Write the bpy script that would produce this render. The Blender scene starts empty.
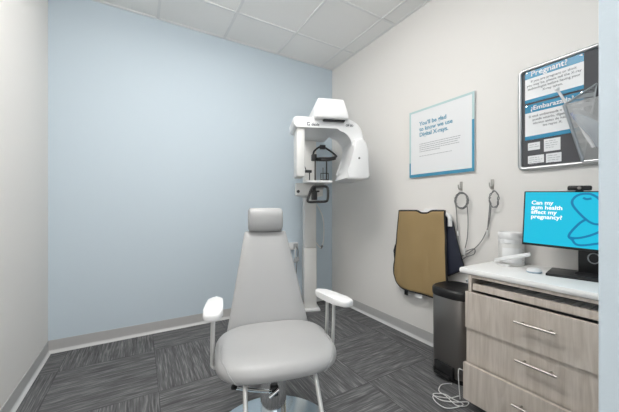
import bpy, bmesh, math, random
from mathutils import Vector, Matrix, noise
random.seed(7)
PI = math.pi
S = bpy.context.scene
COL = S.collection

# ---------------------------------------------------------------- room numbers (metres)
XR, XL, D, H = 2.107, -0.628, 3.01, 2.90        # right wall, left wall, far blue wall, ceiling
FW0, FW1 = 0.04, 0.18                           # wall with the doorway the camera stands in
CAM_H, YAW, FPX = 1.16, math.radians(30.5), 287.5

def wallpt(px, py, x):
    """where the sight line through a photo pixel meets the vertical plane X=x -> (y, z)"""
    a = (px-309.5)/FPX; b = -(py-207)/FPX
    dx = math.sin(YAW)+a*math.cos(YAW); dy = math.cos(YAW)-a*math.sin(YAW)
    t = x/dx
    return (t*dy, CAM_H+t*b)

# ---------------------------------------------------------------- materials
def srgb(r, g, b):
    f = lambda c: (c/255)/12.92 if c/255 <= 0.04045 else ((c/255+0.055)/1.055)**2.4
    return (f(r), f(g), f(b), 1)

def mat(name, col, rough=0.5, metal=0.0, bump=0.0, bscale=200, emit=None, estr=0, spec=0.5, coat=0, alpha=1, var=0.0):
    m = bpy.data.materials.new(name); m.use_nodes = True
    nt = m.node_tree; p = nt.nodes['Principled BSDF']
    p.inputs['Base Color'].default_value = col
    p.inputs['Roughness'].default_value = rough
    p.inputs['Metallic'].default_value = metal
    p.inputs['Specular IOR Level'].default_value = spec
    p.inputs['Coat Weight'].default_value = coat
    p.inputs['Alpha'].default_value = alpha
    if emit:
        p.inputs['Emission Color'].default_value = emit
        p.inputs['Emission Strength'].default_value = estr
    tc = nt.nodes.new('ShaderNodeTexCoord')
    n = nt.nodes.new('ShaderNodeTexNoise'); n.inputs['Scale'].default_value = bscale
    nt.links.new(tc.outputs['Object'], n.inputs['Vector'])
    if bump:
        b = nt.nodes.new('ShaderNodeBump'); b.inputs['Strength'].default_value = bump
        b.inputs['Distance'].default_value = 0.002
        nt.links.new(n.outputs['Fac'], b.inputs['Height']); nt.links.new(b.outputs['Normal'], p.inputs['Normal'])
    if var:
        mx = nt.nodes.new('ShaderNodeMix'); mx.data_type = 'RGBA'
        mx.inputs[6].default_value = tuple(c*(1-var) for c in col[:3])+(1,)
        mx.inputs[7].default_value = tuple(min(1, c*(1+var)) for c in col[:3])+(1,)
        nt.links.new(n.outputs['Fac'], mx.inputs[0]); nt.links.new(mx.outputs[2], p.inputs['Base Color'])
    return m

M = {}
M['white_wall'] = mat('white_wall', srgb(234, 231, 227), 0.75, bump=0.15, bscale=150)
M['blue_wall'] = mat('blue_wall', srgb(204, 217, 226), 0.7, bump=0.15, bscale=150)
M['tile'] = mat('ceiling_tile', srgb(246, 245, 243), 0.95, bump=0.5, bscale=260, var=0.03)
M['tbar'] = mat('ceiling_grid', srgb(236, 236, 235), 0.6)
M['vinyl'] = mat('grey_vinyl_base', srgb(188, 187, 186), 0.45, var=0.03, bscale=30)
M['vinyl_lip_sheen'] = mat('vinyl_lip_sheen', srgb(208, 208, 207), 0.4)  # sheen on the cove toe, painted as a lighter tone of the vinyl
M['leather'] = mat('light_grey_vinyl', srgb(172, 172, 172), 0.42, bump=0.12, bscale=420)
M['leather_dark'] = mat('grey_seam', srgb(168, 168, 168), 0.5)
M['white_plastic'] = mat('white_plastic', srgb(232, 232, 232), 0.32)
M['warm_plastic'] = mat('warm_white_plastic', srgb(226, 225, 222), 0.35)
M['grey_plastic'] = mat('grey_plastic', srgb(176, 178, 180), 0.4)
M['black'] = mat('black_plastic', srgb(30, 30, 31), 0.4)
M['black_soft'] = mat('black_rubber', srgb(22, 22, 24), 0.7)
M['chrome'] = mat('chrome', (0.85, 0.87, 0.88, 1), 0.08, 1)
M['disc_blue_reflection'] = mat('steel_blue_reflection', (0.72, 0.8, 0.85, 1), 0.12, 1)  # light blue reflection tinted into the steel colour
M['silver_tube'] = mat('silver_painted_tube', srgb(214, 214, 212), 0.3, 0.35)
M['brushed'] = mat('brushed_nickel', (0.50, 0.48, 0.45, 1), 0.35, 1)
M['alu'] = mat('anodised_aluminium', (0.55, 0.56, 0.57, 1), 0.38, 1)
M['dark_steel'] = mat('dark_stainless', (0.27, 0.255, 0.245, 1), 0.3, 0.9)
M['counter'] = mat('white_solid_top', srgb(245, 244, 242), 0.25, var=0.015, bscale=60)
M['tan'] = mat('tan_vinyl_cloth', srgb(163, 138, 95), 0.55, bump=0.5, bscale=700, var=0.04)
M['navy'] = mat('navy_cloth', srgb(30, 35, 52), 0.6, bump=0.3, bscale=400)
M['piping'] = mat('black_piping', srgb(34, 32, 33), 0.6)
M['paper'] = mat('white_paper', srgb(236, 237, 238), 0.4)
M['poster'] = mat('poster_white', srgb(233, 234, 235), 0.4)
M['pale_teal'] = mat('pale_teal_print', srgb(186, 212, 212), 0.4)
M['teal'] = mat('teal_print', srgb(66, 144, 176), 0.4)
M['ink_teal'] = mat('teal_ink', srgb(96, 156, 182), 0.5)
M['ink_grey'] = mat('grey_ink', srgb(176, 178, 180), 0.5)
M['ink_dark'] = mat('dark_ink', srgb(96, 98, 104), 0.5)
M['board_blue'] = mat('blue_print', srgb(52, 140, 178), 0.25)
M['felt'] = mat('charcoal_felt', srgb(92, 92, 95), 0.95, bump=0.5, bscale=900, var=0.06)
M['screen'] = mat('lit_screen', (0, 0, 0, 1), 0.3, emit=srgb(2, 196, 230), estr=0.95)
M['screen_white'] = mat('lit_text', (0, 0, 0, 1), 0.3, emit=(1, 1, 1, 1), estr=1.1)
M['screen_line'] = mat('lit_line', (0, 0, 0, 1), 0.3, emit=srgb(0, 128, 182), estr=0.9)
M['added_troffer'] = mat('lit_diffuser', (0.9, 0.9, 0.9, 1), 0.5, emit=(1, 0.985, 0.96, 1), estr=16.8)  # glow of the added, unseen ceiling panels
M['cable_white'] = mat('white_cable', srgb(228, 228, 226), 0.4)
M['cable_grey'] = mat('grey_cable', srgb(128, 128, 128), 0.4, 0.3)
M['clear'] = mat('clear_sleeve', srgb(225, 232, 238), 0.15, alpha=0.35)
M['blue_tip'] = mat('blue_plastic', srgb(50, 100, 190), 0.3)
M['mouse_blue'] = mat('pale_blue_plastic', srgb(176, 192, 206), 0.35)
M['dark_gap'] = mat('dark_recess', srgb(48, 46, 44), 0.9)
M['label'] = mat('white_label', srgb(238, 238, 238), 0.6)

def carpet():
    m = bpy.data.materials.new('carpet_tiles'); m.use_nodes = True
    nt = m.node_tree; p = nt.nodes['Principled BSDF']; N = nt.nodes.new; L = nt.links.new
    p.inputs['Roughness'].default_value = 0.95; p.inputs['Specular IOR Level'].default_value = 0.15
    tc = N('ShaderNodeTexCoord'); sep = N('ShaderNodeSeparateXYZ'); L(tc.outputs['Object'], sep.inputs[0])
    def math_(op, a, b=None):
        n = N('ShaderNodeMath'); n.operation = op
        for i, v in enumerate((a, b)):
            if v is None: continue
            if isinstance(v, (int, float)): n.inputs[i].default_value = v
            else: L(v, n.inputs[i])
        return n.outputs[0]
    T = 0.6
    u = math_('DIVIDE', math_('ADD', sep.outputs[0], 0.5), T); v = math_('DIVIDE', math_('SUBTRACT', sep.outputs[1], 0.24), T)
    iu = math_('FLOOR', u); iv = math_('FLOOR', v)
    par = math_('ABSOLUTE', math_('MODULO', math_('ADD', iu, iv), 2))
    # streak coordinates: (along, across)
    def streak(ax, ay, sa, sc, seed, det):
        cb = N('ShaderNodeCombineXYZ')
        L(math_('MULTIPLY', ax, sa), cb.inputs[0]); L(math_('MULTIPLY', ay, sc), cb.inputs[1])
        L(math_('ADD', math_('ADD', math_('MULTIPLY', iu, 7.3), math_('MULTIPLY', iv, 3.1)), seed), cb.inputs[2])
        n = N('ShaderNodeTexNoise'); n.inputs['Scale'].default_value = 1; n.inputs['Detail'].default_value = det
        n.inputs['Roughness'].default_value = 0.6
        L(cb.outputs[0], n.inputs['Vector']); return n.outputs['Fac']
    def mixf(f, a, b):
        n = N('ShaderNodeMix'); n.data_type = 'FLOAT'; L(f, n.inputs[0]); L(a, n.inputs[2]); L(b, n.inputs[3]); return n.outputs[0]
    X, Y = sep.outputs[0], sep.outputs[1]
    fine = mixf(par, streak(Y, X, 6.5, 130, 0, 4), streak(X, Y, 6.5, 130, 5, 4))
    wide = mixf(par, streak(Y, X, 2.2, 22, 11, 2), streak(X, Y, 2.2, 22, 15, 2))
    r1 = N('ShaderNodeValToRGB'); L(fine, r1.inputs[0])
    e = r1.color_ramp.elements
    e[0].position = 0.34; e[0].color = srgb(86, 86, 87); e[1].position = 0.76; e[1].color = srgb(156, 156, 155)
    q = e.new(0.52); q.color = srgb(108, 108, 109)
    r2 = N('ShaderNodeValToRGB'); L(wide, r2.inputs[0])
    e = r2.color_ramp.elements
    e[0].position = 0.35; e[0].color = (0.82, 0.82, 0.82, 1); e[1].position = 0.65; e[1].color = (1.08, 1.08, 1.08, 1)
    mx = N('ShaderNodeMix'); mx.data_type = 'RGBA'; mx.blend_type = 'MULTIPLY'; mx.inputs[0].default_value = 1
    L(r1.outputs[0], mx.inputs[6]); L(r2.outputs[0], mx.inputs[7])
    # seams
    fu = math_('ABSOLUTE', math_('SUBTRACT', math_('FRACT', u), 0.5)); fv = math_('ABSOLUTE', math_('SUBTRACT', math_('FRACT', v), 0.5))
    seam = math_('GREATER_THAN', math_('MAXIMUM', fu, fv), 0.4972)
    m2 = N('ShaderNodeMix'); m2.data_type = 'RGBA'; L(seam, m2.inputs[0]); L(mx.outputs[2], m2.inputs[6]); m2.inputs[7].default_value = srgb(78, 78, 80)
    L(m2.outputs[2], p.inputs['Base Color'])
    b = N('ShaderNodeBump'); b.inputs['Strength'].default_value = 0.3; b.inputs['Distance'].default_value = 0.003
    L(fine, b.inputs['Height']); L(b.outputs['Normal'], p.inputs['Normal'])
    return m
M['carpet'] = carpet()

def wood():
    m = bpy.data.materials.new('grey_oak_laminate'); m.use_nodes = True
    nt = m.node_tree; p = nt.nodes['Principled BSDF']; N = nt.nodes.new; L = nt.links.new
    p.inputs['Roughness'].default_value = 0.45
    tc = N('ShaderNodeTexCoord'); mp = N('ShaderNodeMapping'); mp.inputs['Scale'].default_value = (6, 10, 1.3)
    L(tc.outputs['Object'], mp.inputs[0])
    n1 = N('ShaderNodeTexNoise'); n1.inputs['Scale'].default_value = 2.2; n1.inputs['Detail'].default_value = 5; n1.inputs['Distortion'].default_value = 1.35
    L(mp.outputs[0], n1.inputs['Vector'])
    mp2 = N('ShaderNodeMapping'); mp2.inputs['Scale'].default_value = (120, 120, 5); L(tc.outputs['Object'], mp2.inputs[0])
    n2 = N('ShaderNodeTexNoise'); n2.inputs['Scale'].default_value = 1.5; n2.inputs['Detail'].default_value = 3; L(mp2.outputs[0], n2.inputs['Vector'])
    ad = N('ShaderNodeMath'); ad.operation = 'MULTIPLY_ADD'; L(n2.outputs['Fac'], ad.inputs[0]); ad.inputs[1].default_value = 0.35
    L(n1.outputs['Fac'], ad.inputs[2])
    r = N('ShaderNodeValToRGB'); L(ad.outputs[0], r.inputs[0])
    e = r.color_ramp.elements
    e[0].position = 0.45; e[0].color = srgb(192, 180, 168); e[1].position = 0.95; e[1].color = srgb(222, 212, 202)
    L(r.outputs[0], p.inputs['Base Color'])
    return m
M['wood'] = wood()

def mesh_screen_material():
    """woven wire: real holes through alpha, the same from every side"""
    m = bpy.data.materials.new('silver_wire_mesh'); m.use_nodes = True
    nt = m.node_tree; p = nt.nodes['Principled BSDF']; N = nt.nodes.new; L = nt.links.new
    p.inputs['Base Color'].default_value = (0.6, 0.6, 0.6, 1); p.inputs['Metallic'].default_value = 0.3; p.inputs['Roughness'].default_value = 0.4
    tc = N('ShaderNodeTexCoord'); sep = N('ShaderNodeSeparateXYZ'); L(tc.outputs['Object'], sep.inputs[0])
    def f(o):
        a = N('ShaderNodeMath'); a.operation = 'MULTIPLY'; a.inputs[1].default_value = 150; L(o, a.inputs[0])
        b = N('ShaderNodeMath'); b.operation = 'FRACT'; L(a.outputs[0], b.inputs[0])
        c = N('ShaderNodeMath'); c.operation = 'LESS_THAN'; c.inputs[1].default_value = 0.40; L(b.outputs[0], c.inputs[0]); return c.outputs[0]
    xy = N('ShaderNodeMath'); xy.operation = 'ADD'; L(sep.outputs[0], xy.inputs[0]); L(sep.outputs[1], xy.inputs[1])
    mx = N('ShaderNodeMath'); mx.operation = 'MAXIMUM'; L(f(xy.outputs[0]), mx.inputs[0]); L(f(sep.outputs[2]), mx.inputs[1])
    L(mx.outputs[0], p.inputs['Alpha'])
    return m
M['mesh'] = mesh_screen_material()

# ---------------------------------------------------------------- helpers
def obj(name, bm, m, parent=None, smooth=True, loc=None, angle=40):
    me = bpy.data.meshes.new(name)
    bmesh.ops.recalc_face_normals(bm, faces=bm.faces)
    bm.to_mesh(me); bm.free()
    for mm in (m if isinstance(m, (list, tuple)) else [m]): me.materials.append(mm)
    o = bpy.data.objects.new(name, me); COL.objects.link(o)
    if smooth:
        me.shade_smooth() if hasattr(me, 'shade_smooth') else [setattr(p_, 'use_smooth', True) for p_ in me.polygons]
        try: me.set_sharp_from_angle(angle=math.radians(angle))
        except Exception: pass
    if parent: o.parent = parent
    if loc: o.location = loc
    return o

def thing(name, label, cat, loc=(0, 0, 0), rz=0, group=None):
    o = bpy.data.objects.new(name, None); COL.objects.link(o)
    o.empty_display_size = 0.1
    o.location = loc; o.rotation_euler = (0, 0, rz); o['label'] = label; o['category'] = cat
    if group: o['group'] = group
    return o

def tag(o, label, cat, group=None):
    o['label'] = label; o['category'] = cat
    if group: o['group'] = group
    return o

def struct(name, bm, m, smooth=False):
    o = obj(name, bm, m, None, smooth); o['kind'] = 'structure'; return o

def box(bm, x0, x1, y0, y1, z0, z1, bev=0.0, seg=2, mi=0):
    ret = bmesh.ops.create_cube(bm, size=1)
    vs = ret['verts']
    for v in vs:
        v.co = Vector((x0+(v.co.x+.5)*(x1-x0), y0+(v.co.y+.5)*(y1-y0), z0+(v.co.z+.5)*(z1-z0)))
    es = list({e for v in vs for e in v.link_edges})
    fs = list({f for v in vs for f in v.link_faces})
    for f in fs: f.material_index = mi
    if bev: bmesh.ops.bevel(bm, geom=es, offset=bev, segments=seg, affect='EDGES', profile=0.5)
    return bm
def B(*a, **k): return box(bmesh.new(), *a, **k)

def spline(pts, n=8):
    """Catmull-Rom through points"""
    P = [Vector(p) for p in pts]; out = []
    for i in range(len(P)-1):
        p0 = P[max(i-1, 0)]; p1 = P[i]; p2 = P[i+1]; p3 = P[min(i+2, len(P)-1)]
        for k in range(n):
            t = k/n
            out.append(0.5*((2*p1)+(-p0+p2)*t+(2*p0-5*p1+4*p2-p3)*t*t+(-p0+3*p1-3*p2+p3)*t**3))
    out.append(P[-1]); return out

def tube(bm, pts, r, seg=8, closed=False, flat=None, caps=True):
    P = [Vector(p) for p in pts]; n = len(P); rings = []
    up = None
    for i, p in enumerate(P):
        if closed: t = P[(i+1) % n]-P[i-1]
        else: t = P[min(i+1, n-1)]-P[max(i-1, 0)]
        t.normalize()
        if up is None:
            up = Vector((0, 0, 1)) if abs(t.z) < 0.9 else Vector((1, 0, 0))
        s = t.cross(up).normalized(); up = s.cross(t).normalized()
        rr = r[i] if isinstance(r, (list, tuple)) else r
        fr = flat if flat else 1
        rings.append([bm.verts.new(p+s*math.cos(2*PI*k/seg)*rr*fr+up*math.sin(2*PI*k/seg)*rr) for k in range(seg)])
    for i in range(n if closed else n-1):
        a = rings[i]; b = rings[(i+1) % n]
        for k in range(seg): bm.faces.new((a[k], a[(k+1) % seg], b[(k+1) % seg], b[k]))
    if not closed and caps:
        bm.faces.new(rings[0]); bm.faces.new(rings[-1])
    return bm
def T(pts, r, **k): return tube(bmesh.new(), pts, r, **k)

def lathe(bm, prof, seg=32, c=(0, 0, 0), sx=1, sy=1, p=2.0):
    """profile of (radius, z); p>2 gives a squarer plan"""
    rings = []
    for r, z in prof:
        ring = []
        for k in range(seg):
            a = 2*PI*k/seg; ca, sa = math.cos(a), math.sin(a)
            q = (abs(ca)**p+abs(sa)**p)**(-1/p)
            ring.append(bm.verts.new((c[0]+r*q*ca*sx, c[1]+r*q*sa*sy, c[2]+z)))
        rings.append(ring)
    for a, b in zip(rings, rings[1:]):
        for k in range(seg): bm.faces.new((a[k], a[(k+1) % seg], b[(k+1) % seg], b[k]))
    bm.faces.new(rings[0]); bm.faces.new(rings[-1])
    return bm
def Lt(prof, **k): return lathe(bmesh.new(), prof, **k)

def prism(bm, pts, axis, a0, a1, bev=0.0, seg=3):
    """extrude a polygon of 2-D points along axis 'x','y' or 'z'"""
    def P(u, v, w): return {'x': (w, u, v), 'y': (u, w, v), 'z': (u, v, w)}[axis]
    A = [bm.verts.new(P(u, v, a0)) for u, v in pts]; Bv = [bm.verts.new(P(u, v, a1)) for u, v in pts]
    n = len(pts); fs = [bm.faces.new(A), bm.faces.new(Bv)]
    for i in range(n): fs.append(bm.faces.new((A[i], A[(i+1) % n], Bv[(i+1) % n], Bv[i])))
    if bev:
        es = list({e for f in fs[:2] for e in f.edges})
        bmesh.ops.bevel(bm, geom=es, offset=bev, segments=seg, affect='EDGES', profile=0.5)
    return bm
def Pr(*a, **k): return prism(bmesh.new(), *a, **k)

def subsurf(o, lv=2):
    s = o.modifiers.new('round', 'SUBSURF'); s.levels = lv; s.render_levels = lv; return o

def text(name, body, size, origin, xdir, ydir, m, parent, bold=0.0, spacing=1.0, align='LEFT', line=1.0, depth=0.0006):
    cu = bpy.data.curves.new('t', 'FONT'); cu.body = body; cu.size = size; cu.offset = bold; cu.align_x = align
    cu.space_character = spacing; cu.space_line = line; cu.extrude = depth; cu.resolution_u = 3
    tmp = bpy.data.objects.new('t', cu); COL.objects.link(tmp)
    dg = bpy.context.evaluated_depsgraph_get(); dg.update()
    me = bpy.data.meshes.new_from_object(tmp.evaluated_get(dg)); me.name = name
    bpy.data.objects.remove(tmp); bpy.data.curves.remove(cu)
    x = Vector(xdir).normalized(); y = Vector(ydir).normalized(); z = x.cross(y)
    mt = Matrix((x, y, z)).transposed().to_4x4(); mt.translation = Vector(origin)
    me.transform(mt); me.materials.clear(); me.materials.append(m)
    o = bpy.data.objects.new(name, me); COL.objects.link(o)
    if parent: o.parent = parent
    return o

WX, WY = (0, -1, 0), (0, 0, 1)      # reading direction and up on the right-hand wall

# ================================================================ ROOM
struct('floor', B(XL-.1, XR+.1, -1.7, D+.1, -.05, 0), M['carpet'])
struct('wall_back', B(XL-.1, XR+.1, D, D+.1, 0, H+.1), M['blue_wall'])
struct('wall_left', B(XL-.1, XL, -1.7, D, 0, H+.1), M['white_wall'])
struct('wall_right', B(XR, XR+.1, FW1-.02, D, 0, H+.1), M['white_wall'])
bm = B(.70, XR+.1, FW0, FW1, 0, H, bev=.004)
struct('wall_front', bm, M['blue_wall'])
# ceiling: lay-in tiles between T-bars
bm = B(XL-.1, XR+.1, -1.7, D+.1, H+.004, H+.06)
GX = [.143-.6*1, .143, .748, 1.346, 1.93]; GY = [3.01-.46-.6*k for k in range(8)]
hw = .011
for x in GX: box(bm, x-hw, x+hw, -1.7, D, H-.003, H+.006, mi=1)
for y in GY: box(bm, XL, XR, y-hw, y+hw, H-.002, H+.006, mi=1)
for a in ((XL, XL+.02, -1.7, D), (XR-.02, XR, .2, D), (XL, XR, D-.02, D)):
    box(bm, *a, H-.0035, H+.006, mi=1)
struct('ceiling', bm, [M['tile'], M['tbar']])

# cove base: tall vinyl band, the light reflecting off its toe painted lighter
def cove(name, p0, p1, nrm):
    bm = bmesh.new(); nx, ny = nrm
    prof = [(0, .101), (.003, .101), (.0035, .024), (.006, .014), (.012, .007), (.020, .0025), (.020, 0), (0, 0)]
    n = len(prof)
    A = [bm.verts.new((p0[0]+nx*d, p0[1]+ny*d, z)) for d, z in prof]; Bq = [bm.verts.new((p1[0]+nx*d, p1[1]+ny*d, z)) for d, z in prof]
    for i in range(n):
        f = bm.faces.new((A[i], A[(i+1) % n], Bq[(i+1) % n], Bq[i])); f.material_index = 1 if i in (2, 3, 4, 5) else 0
    bm.faces.new(A); bm.faces.new(Bq)
    struct(name, bm, [M['vinyl'], M['vinyl_lip_sheen']])
cove('baseboard_back', (XL, D), (XR, D), (0, -1))
cove('baseboard_left', (XL, FW1), (XL, D), (1, 0))
cove('baseboard_right', (XR, FW1), (XR, D), (-1, 0))

# unseen light panels added for brightness, one over the chair, one in the hall
def added_troffer(x0, x1, y0, y1, label):
    t = thing('added_ceiling_light', label, 'ceiling light', ((x0+x1)/2, (y0+y1)/2, H))
    w, d = (x1-x0)/2, (y1-y0)/2
    bm = bmesh.new()
    for a in ((-w, w, -d, -d+.03), (-w, w, d-.03, d), (-w, -w+.03, -d, d), (w-.03, w, -d, d)): box(bm, *a, -.012, -.003)
    obj('frame', bm, M['tbar'], t, False)
    obj('diffuser', B(-w+.03, w-.03, -d+.03, d-.03, -.090, -.004, bev=.03), M['added_troffer'], t, False)  # hangs below the tiles so the added light grazes the ceiling
added_troffer(.155, .735, .765, 1.94, 'long unseen ceiling light panel added over the exam chair')
added_troffer(-.45, .13, -1.0, -.45, 'unseen ceiling light panel added in the hall behind the doorway')

# ================================================================ TREATMENT CHAIR
chair = thing('exam_chair', 'light grey padded exam chair with headrest, armrests and chrome pedestal on the carpet', 'chair', (.571, 1.323, 0), math.radians(-14.5))
obj('base_disc', Lt([(.0, 0), (.325, 0), (.33, .004), (.327, .010), (.29, .016), (.12, .026), (.09, .032), (0, .034)], seg=64), M['disc_blue_reflection'], chair)
ped = obj('pedestal', Lt([(0, .03), (.064, .03), (.064, .20), (.063, .345), (.058, .35), (0, .35)], seg=40), M['chrome'], chair)
obj('collar', Lt([(.050, .345), (.057, .352), (.057, .36), (.045, .364), (.045, .40), (0, .40)], seg=32), M['black'], ped)
obj('piston', Lt([(.036, .36), (.036, .45), (0, .45)], seg=28), M['chrome'], ped)
obj('mounting_plate', B(-.11, .11, -.11, .13, .432, .449, bev=.004), M['black'], chair)

# seat: rounded cushion, softly domed
def seat_bm():
    bm = bmesh.new(); seg = 48
    rows = [(0.0, .448, 0), (.88, .462, 0), (.955, .467, 0), (.99, .478, 0), (1.0, .495, 0), (.993, .512, 0), (.96, .528, 0), (.88, .538, 0), (.65, .545, 0), (.35, .549, 0)]
    rings = []
    def pt(s, z, k):
        a = 2*PI*k/seg; ca, sa = math.cos(a), math.sin(a)
        p = 3.6; q = (abs(ca)**p+abs(sa)**p)**(-1/p)
        x, y = ca*q*.276, sa*q*.225-.055
        if y > 0: x *= 1-.25*(y/.17)**2*.55
        else: y += -.006*(1-(x/.276)**2)
        f = (y+.29)/.46
        x *= s; y = -.058+(y+.058)*s
        zz = z-.012*(1-min(1, max(0, f))) - (.012*max(0, (-y-.18)/.11)**2 if z > .5 else 0)
        return (x, y, zz)
    for s, z, _ in rows[1:]: rings.append([bm.verts.new(pt(s, z, k)) for k in range(seg)])
    for a, b in zip(rings, rings[1:]):
        for k in range(seg): bm.faces.new((a[k], a[(k+1) % seg], b[(k+1) % seg], b[k]))
    bm.faces.new(rings[0])
    c = bm.verts.new((0, -.058, .541))
    for k in range(seg): bm.faces.new((rings[-1][k], rings[-1][(k+1) % seg], c))
    return bm
seat = obj('seat', seat_bm(), M['leather'], chair, angle=80)
subsurf(seat, 1)
for s in (-1, 1):    # side seams, laid on the cushion corner and back along its upper edge
    def sp(sc_, z, deg):
        a = math.radians(deg); ca, sa = math.cos(a), math.sin(a); q = (abs(ca)**3.6+abs(sa)**3.6)**(-1/3.6)
        x, y = ca*q*.276, sa*q*.225-.055
        y += -.006*(1-(x/.276)**2) if y <= 0 else 0
        f = (y+.29)/.46; x *= sc_; y = -.055+(y+.055)*sc_
        return (s*x, y, z-.012*(1-min(1, max(0, f)))-(.012*max(0, (-y-.18)/.11)**2 if z > .5 else 0))
    pts = [sp(.955, .466, -54), sp(.985, .478, -52), sp(.995, .495, -50), sp(.985, .512, -47), sp(.955, .527, -42), sp(.925, .533, -30), sp(.905, .535, -12), sp(.90, .536, 0)]
    obj('seam', T(spline(pts, 6), .0022, seg=6), M['leather_dark'], seat)

# backrest: tapering padded panel, reclined
def backrest_bm():
    bm = bmesh.new(); nz, nx = 14, 12
    def hw_(t): return .228-(.228-.122)*t
    def P(t, u, side):
        z = .47+.545*t; y = .165+.165*t+.012*math.sin(t*PI)*-1
        w = hw_(t)
        e = 1-abs(u)**6
        te = 1-abs(2*t-1)**14
        th = .036*(.35+.65*e*te)
        cx = u*w
        yy = y - side*th + .018*u*u*(-1)
        if side > 0: yy -= .006*(1-u*u)*te
        return (cx, yy, z+side*.006*0)
    F = [[bm.verts.new(P(i/nz, -1+2*j/nx, 1)) for j in range(nx+1)] for i in range(nz+1)]
    K = [[bm.verts.new(P(i/nz, -1+2*j/nx, -1)) for j in range(nx+1)] for i in range(nz+1)]
    for i in range(nz):
        for j in range(nx):
            bm.faces.new((F[i][j], F[i][j+1], F[i+1][j+1], F[i+1][j])); bm.faces.new((K[i][j], K[i+1][j], K[i+1][j+1], K[i][j+1]))
    for i in range(nz):
        bm.faces.new((F[i][0], F[i+1][0], K[i+1][0], K[i][0])); bm.faces.new((F[i][nx], K[i][nx], K[i+1][nx], F[i+1][nx]))
    for j in range(nx):
        bm.faces.new((F[0][j], K[0][j], K[0][j+1], F[0][j+1])); bm.faces.new((F[nz][j], F[nz][j+1], K[nz][j+1], K[nz][j]))
    return bm
br = obj('backrest', backrest_bm(), M['leather'], chair, angle=80)
bv = br.modifiers.new('edge', 'BEVEL'); bv.width = .010; bv.segments = 3; bv.limit_method = 'ANGLE'; bv.angle_limit = math.radians(40)
for s in (-1, 1):
    obj('back_bracket', B(s*.06-.015, s*.06+.015, .10, .22, .44, .455, bev=.002), M['black'], chair)

# headrest: soft roll on a stem
hr = bmesh.new()
prof = [(-.100, .82), (-.094, .95), (-.08, 1.0), (0, 1.015), (.08, 1.0), (.094, .95), (.100, .82)]
rings = []
for x, s in prof:
    ring = []
    for k in range(28):
        a = 2*PI*k/28; p = 2.7; ca, sa = math.cos(a), math.sin(a); q = (abs(ca)**p+abs(sa)**p)**(-1/p)
        ring.append(hr.verts.new((x, .318+ca*q*.052*s, 1.084+sa*q*.070*s)))
    rings.append(ring)
for a, b in zip(rings, rings[1:]):
    for k in range(28): hr.faces.new((a[k], a[(k+1) % 28], b[(k+1) % 28], b[k]))
hr.faces.new(rings[0]); hr.faces.new(rings[-1])
hro = obj('headrest', hr, M['leather'], chair, angle=35)
for s in (-1, 1):
    pts = [(s*.091, .318+math.cos(2*PI*k/28)*((abs(math.cos(2*PI*k/28))**2.7+abs(math.sin(2*PI*k/28))**2.7)**(-1/2.7))*.052*.975,
            1.084+math.sin(2*PI*k/28)*((abs(math.cos(2*PI*k/28))**2.7+abs(math.sin(2*PI*k/28))**2.7)**(-1/2.7))*.070*.975) for k in range(28)]
    obj('seam', T(pts, .0018, seg=6, closed=True), M['leather_dark'], hro)
obj('headrest_stem', T([(0, .35, .95), (0, .34, 1.06)], .013, seg=12), M['chrome'], chair)

# armrests
def armrest(s):
    bm = bmesh.new(); x = s*.276
    outline = []; tw = math.radians(2 if s < 0 else 19)
    n = 28
    for k in range(n):
        a = 2*PI*k/n; p = 3.4; ca, sa = math.cos(a), math.sin(a); q = (abs(ca)**p+abs(sa)**p)**(-1/p)
        y = -.100+sa*q*.125
        w = .038-.005*((y+.100)/.125)
        u_, v_ = ca*q*w, y+.100
        outline.append((x+u_*math.cos(tw)-v_*s*math.sin(tw)*1.0, -.100+v_*math.cos(tw)+u_*s*math.sin(tw)))
    prism(bm, outline, 'z', .703, .732, bev=.009, seg=3)
    pad = obj('armrest', bm, M['white_plastic'], chair, angle=60)
    for y0, y1 in ((-.105, -.075), (-.01, .02)):
        pts = [(x+s*.004, y0, .706), (x+s*.008, (y0+y1)/2, .58), (x+s*.009, y1, .475), (x+s*.006, y1, .450), (x-s*.010, y1, .441), (x-s*.03, y1, .440), (x-s*.20, y1, .440)]
        obj('armrest_post', T(spline(pts, 4), .0082, seg=12), M['silver_tube'], pad)
armrest(-1); armrest(1)
# footrest frame
fr = bmesh.new()
for s in (-1, 1):
    tube(fr, spline([(s*.150, -.10, .440), (s*.150, -.19, .436), (s*.151, -.235, .405), (s*.155, -.36, .235), (s*.16, -.44, .13)], 6), .0095, seg=12)
tube(fr, [(-.16, -.44, .13), (.16, -.44, .13)], .0095, seg=12)
fro = obj('footrest_frame', fr, M['silver_tube'], chair)
obj('footrest', B(-.15, .15, -.50, -.42, .128, .150, bev=.008), M['black_soft'], fro)
# height lever, its pivot, and the small step pedal on the far side
lv = obj('lever', T(spline([(-.01, -.075, .292), (-.08, -.105, .325), (-.185, -.150, .385)], 6), .0085, seg=10), M['chrome'], chair)
obj('lever_tip', T([(-.185, -.150, .385), (-.20, -.156, .393)], .010, seg=10), M['black_soft'], lv)
bm = bmesh.new(); box(bm, -.026, .012, -.088, -.050, .272, .318, bev=.006)
obj('valve_block', bm, M['black'], chair)
obj('valve_pin', T([(-.035, -.105, .285), (.010, -.10, .312)], .007, seg=12), M['chrome'], chair)
bm = bmesh.new(); tube(bm, [(.06, .02, .30), (.135, .09, .315)], .008, seg=10); tube(bm, [(.06, .03, .325), (.14, .10, .335)], .005, seg=10)
obj('release_pedal', bm, M['chrome'], chair)

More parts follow.
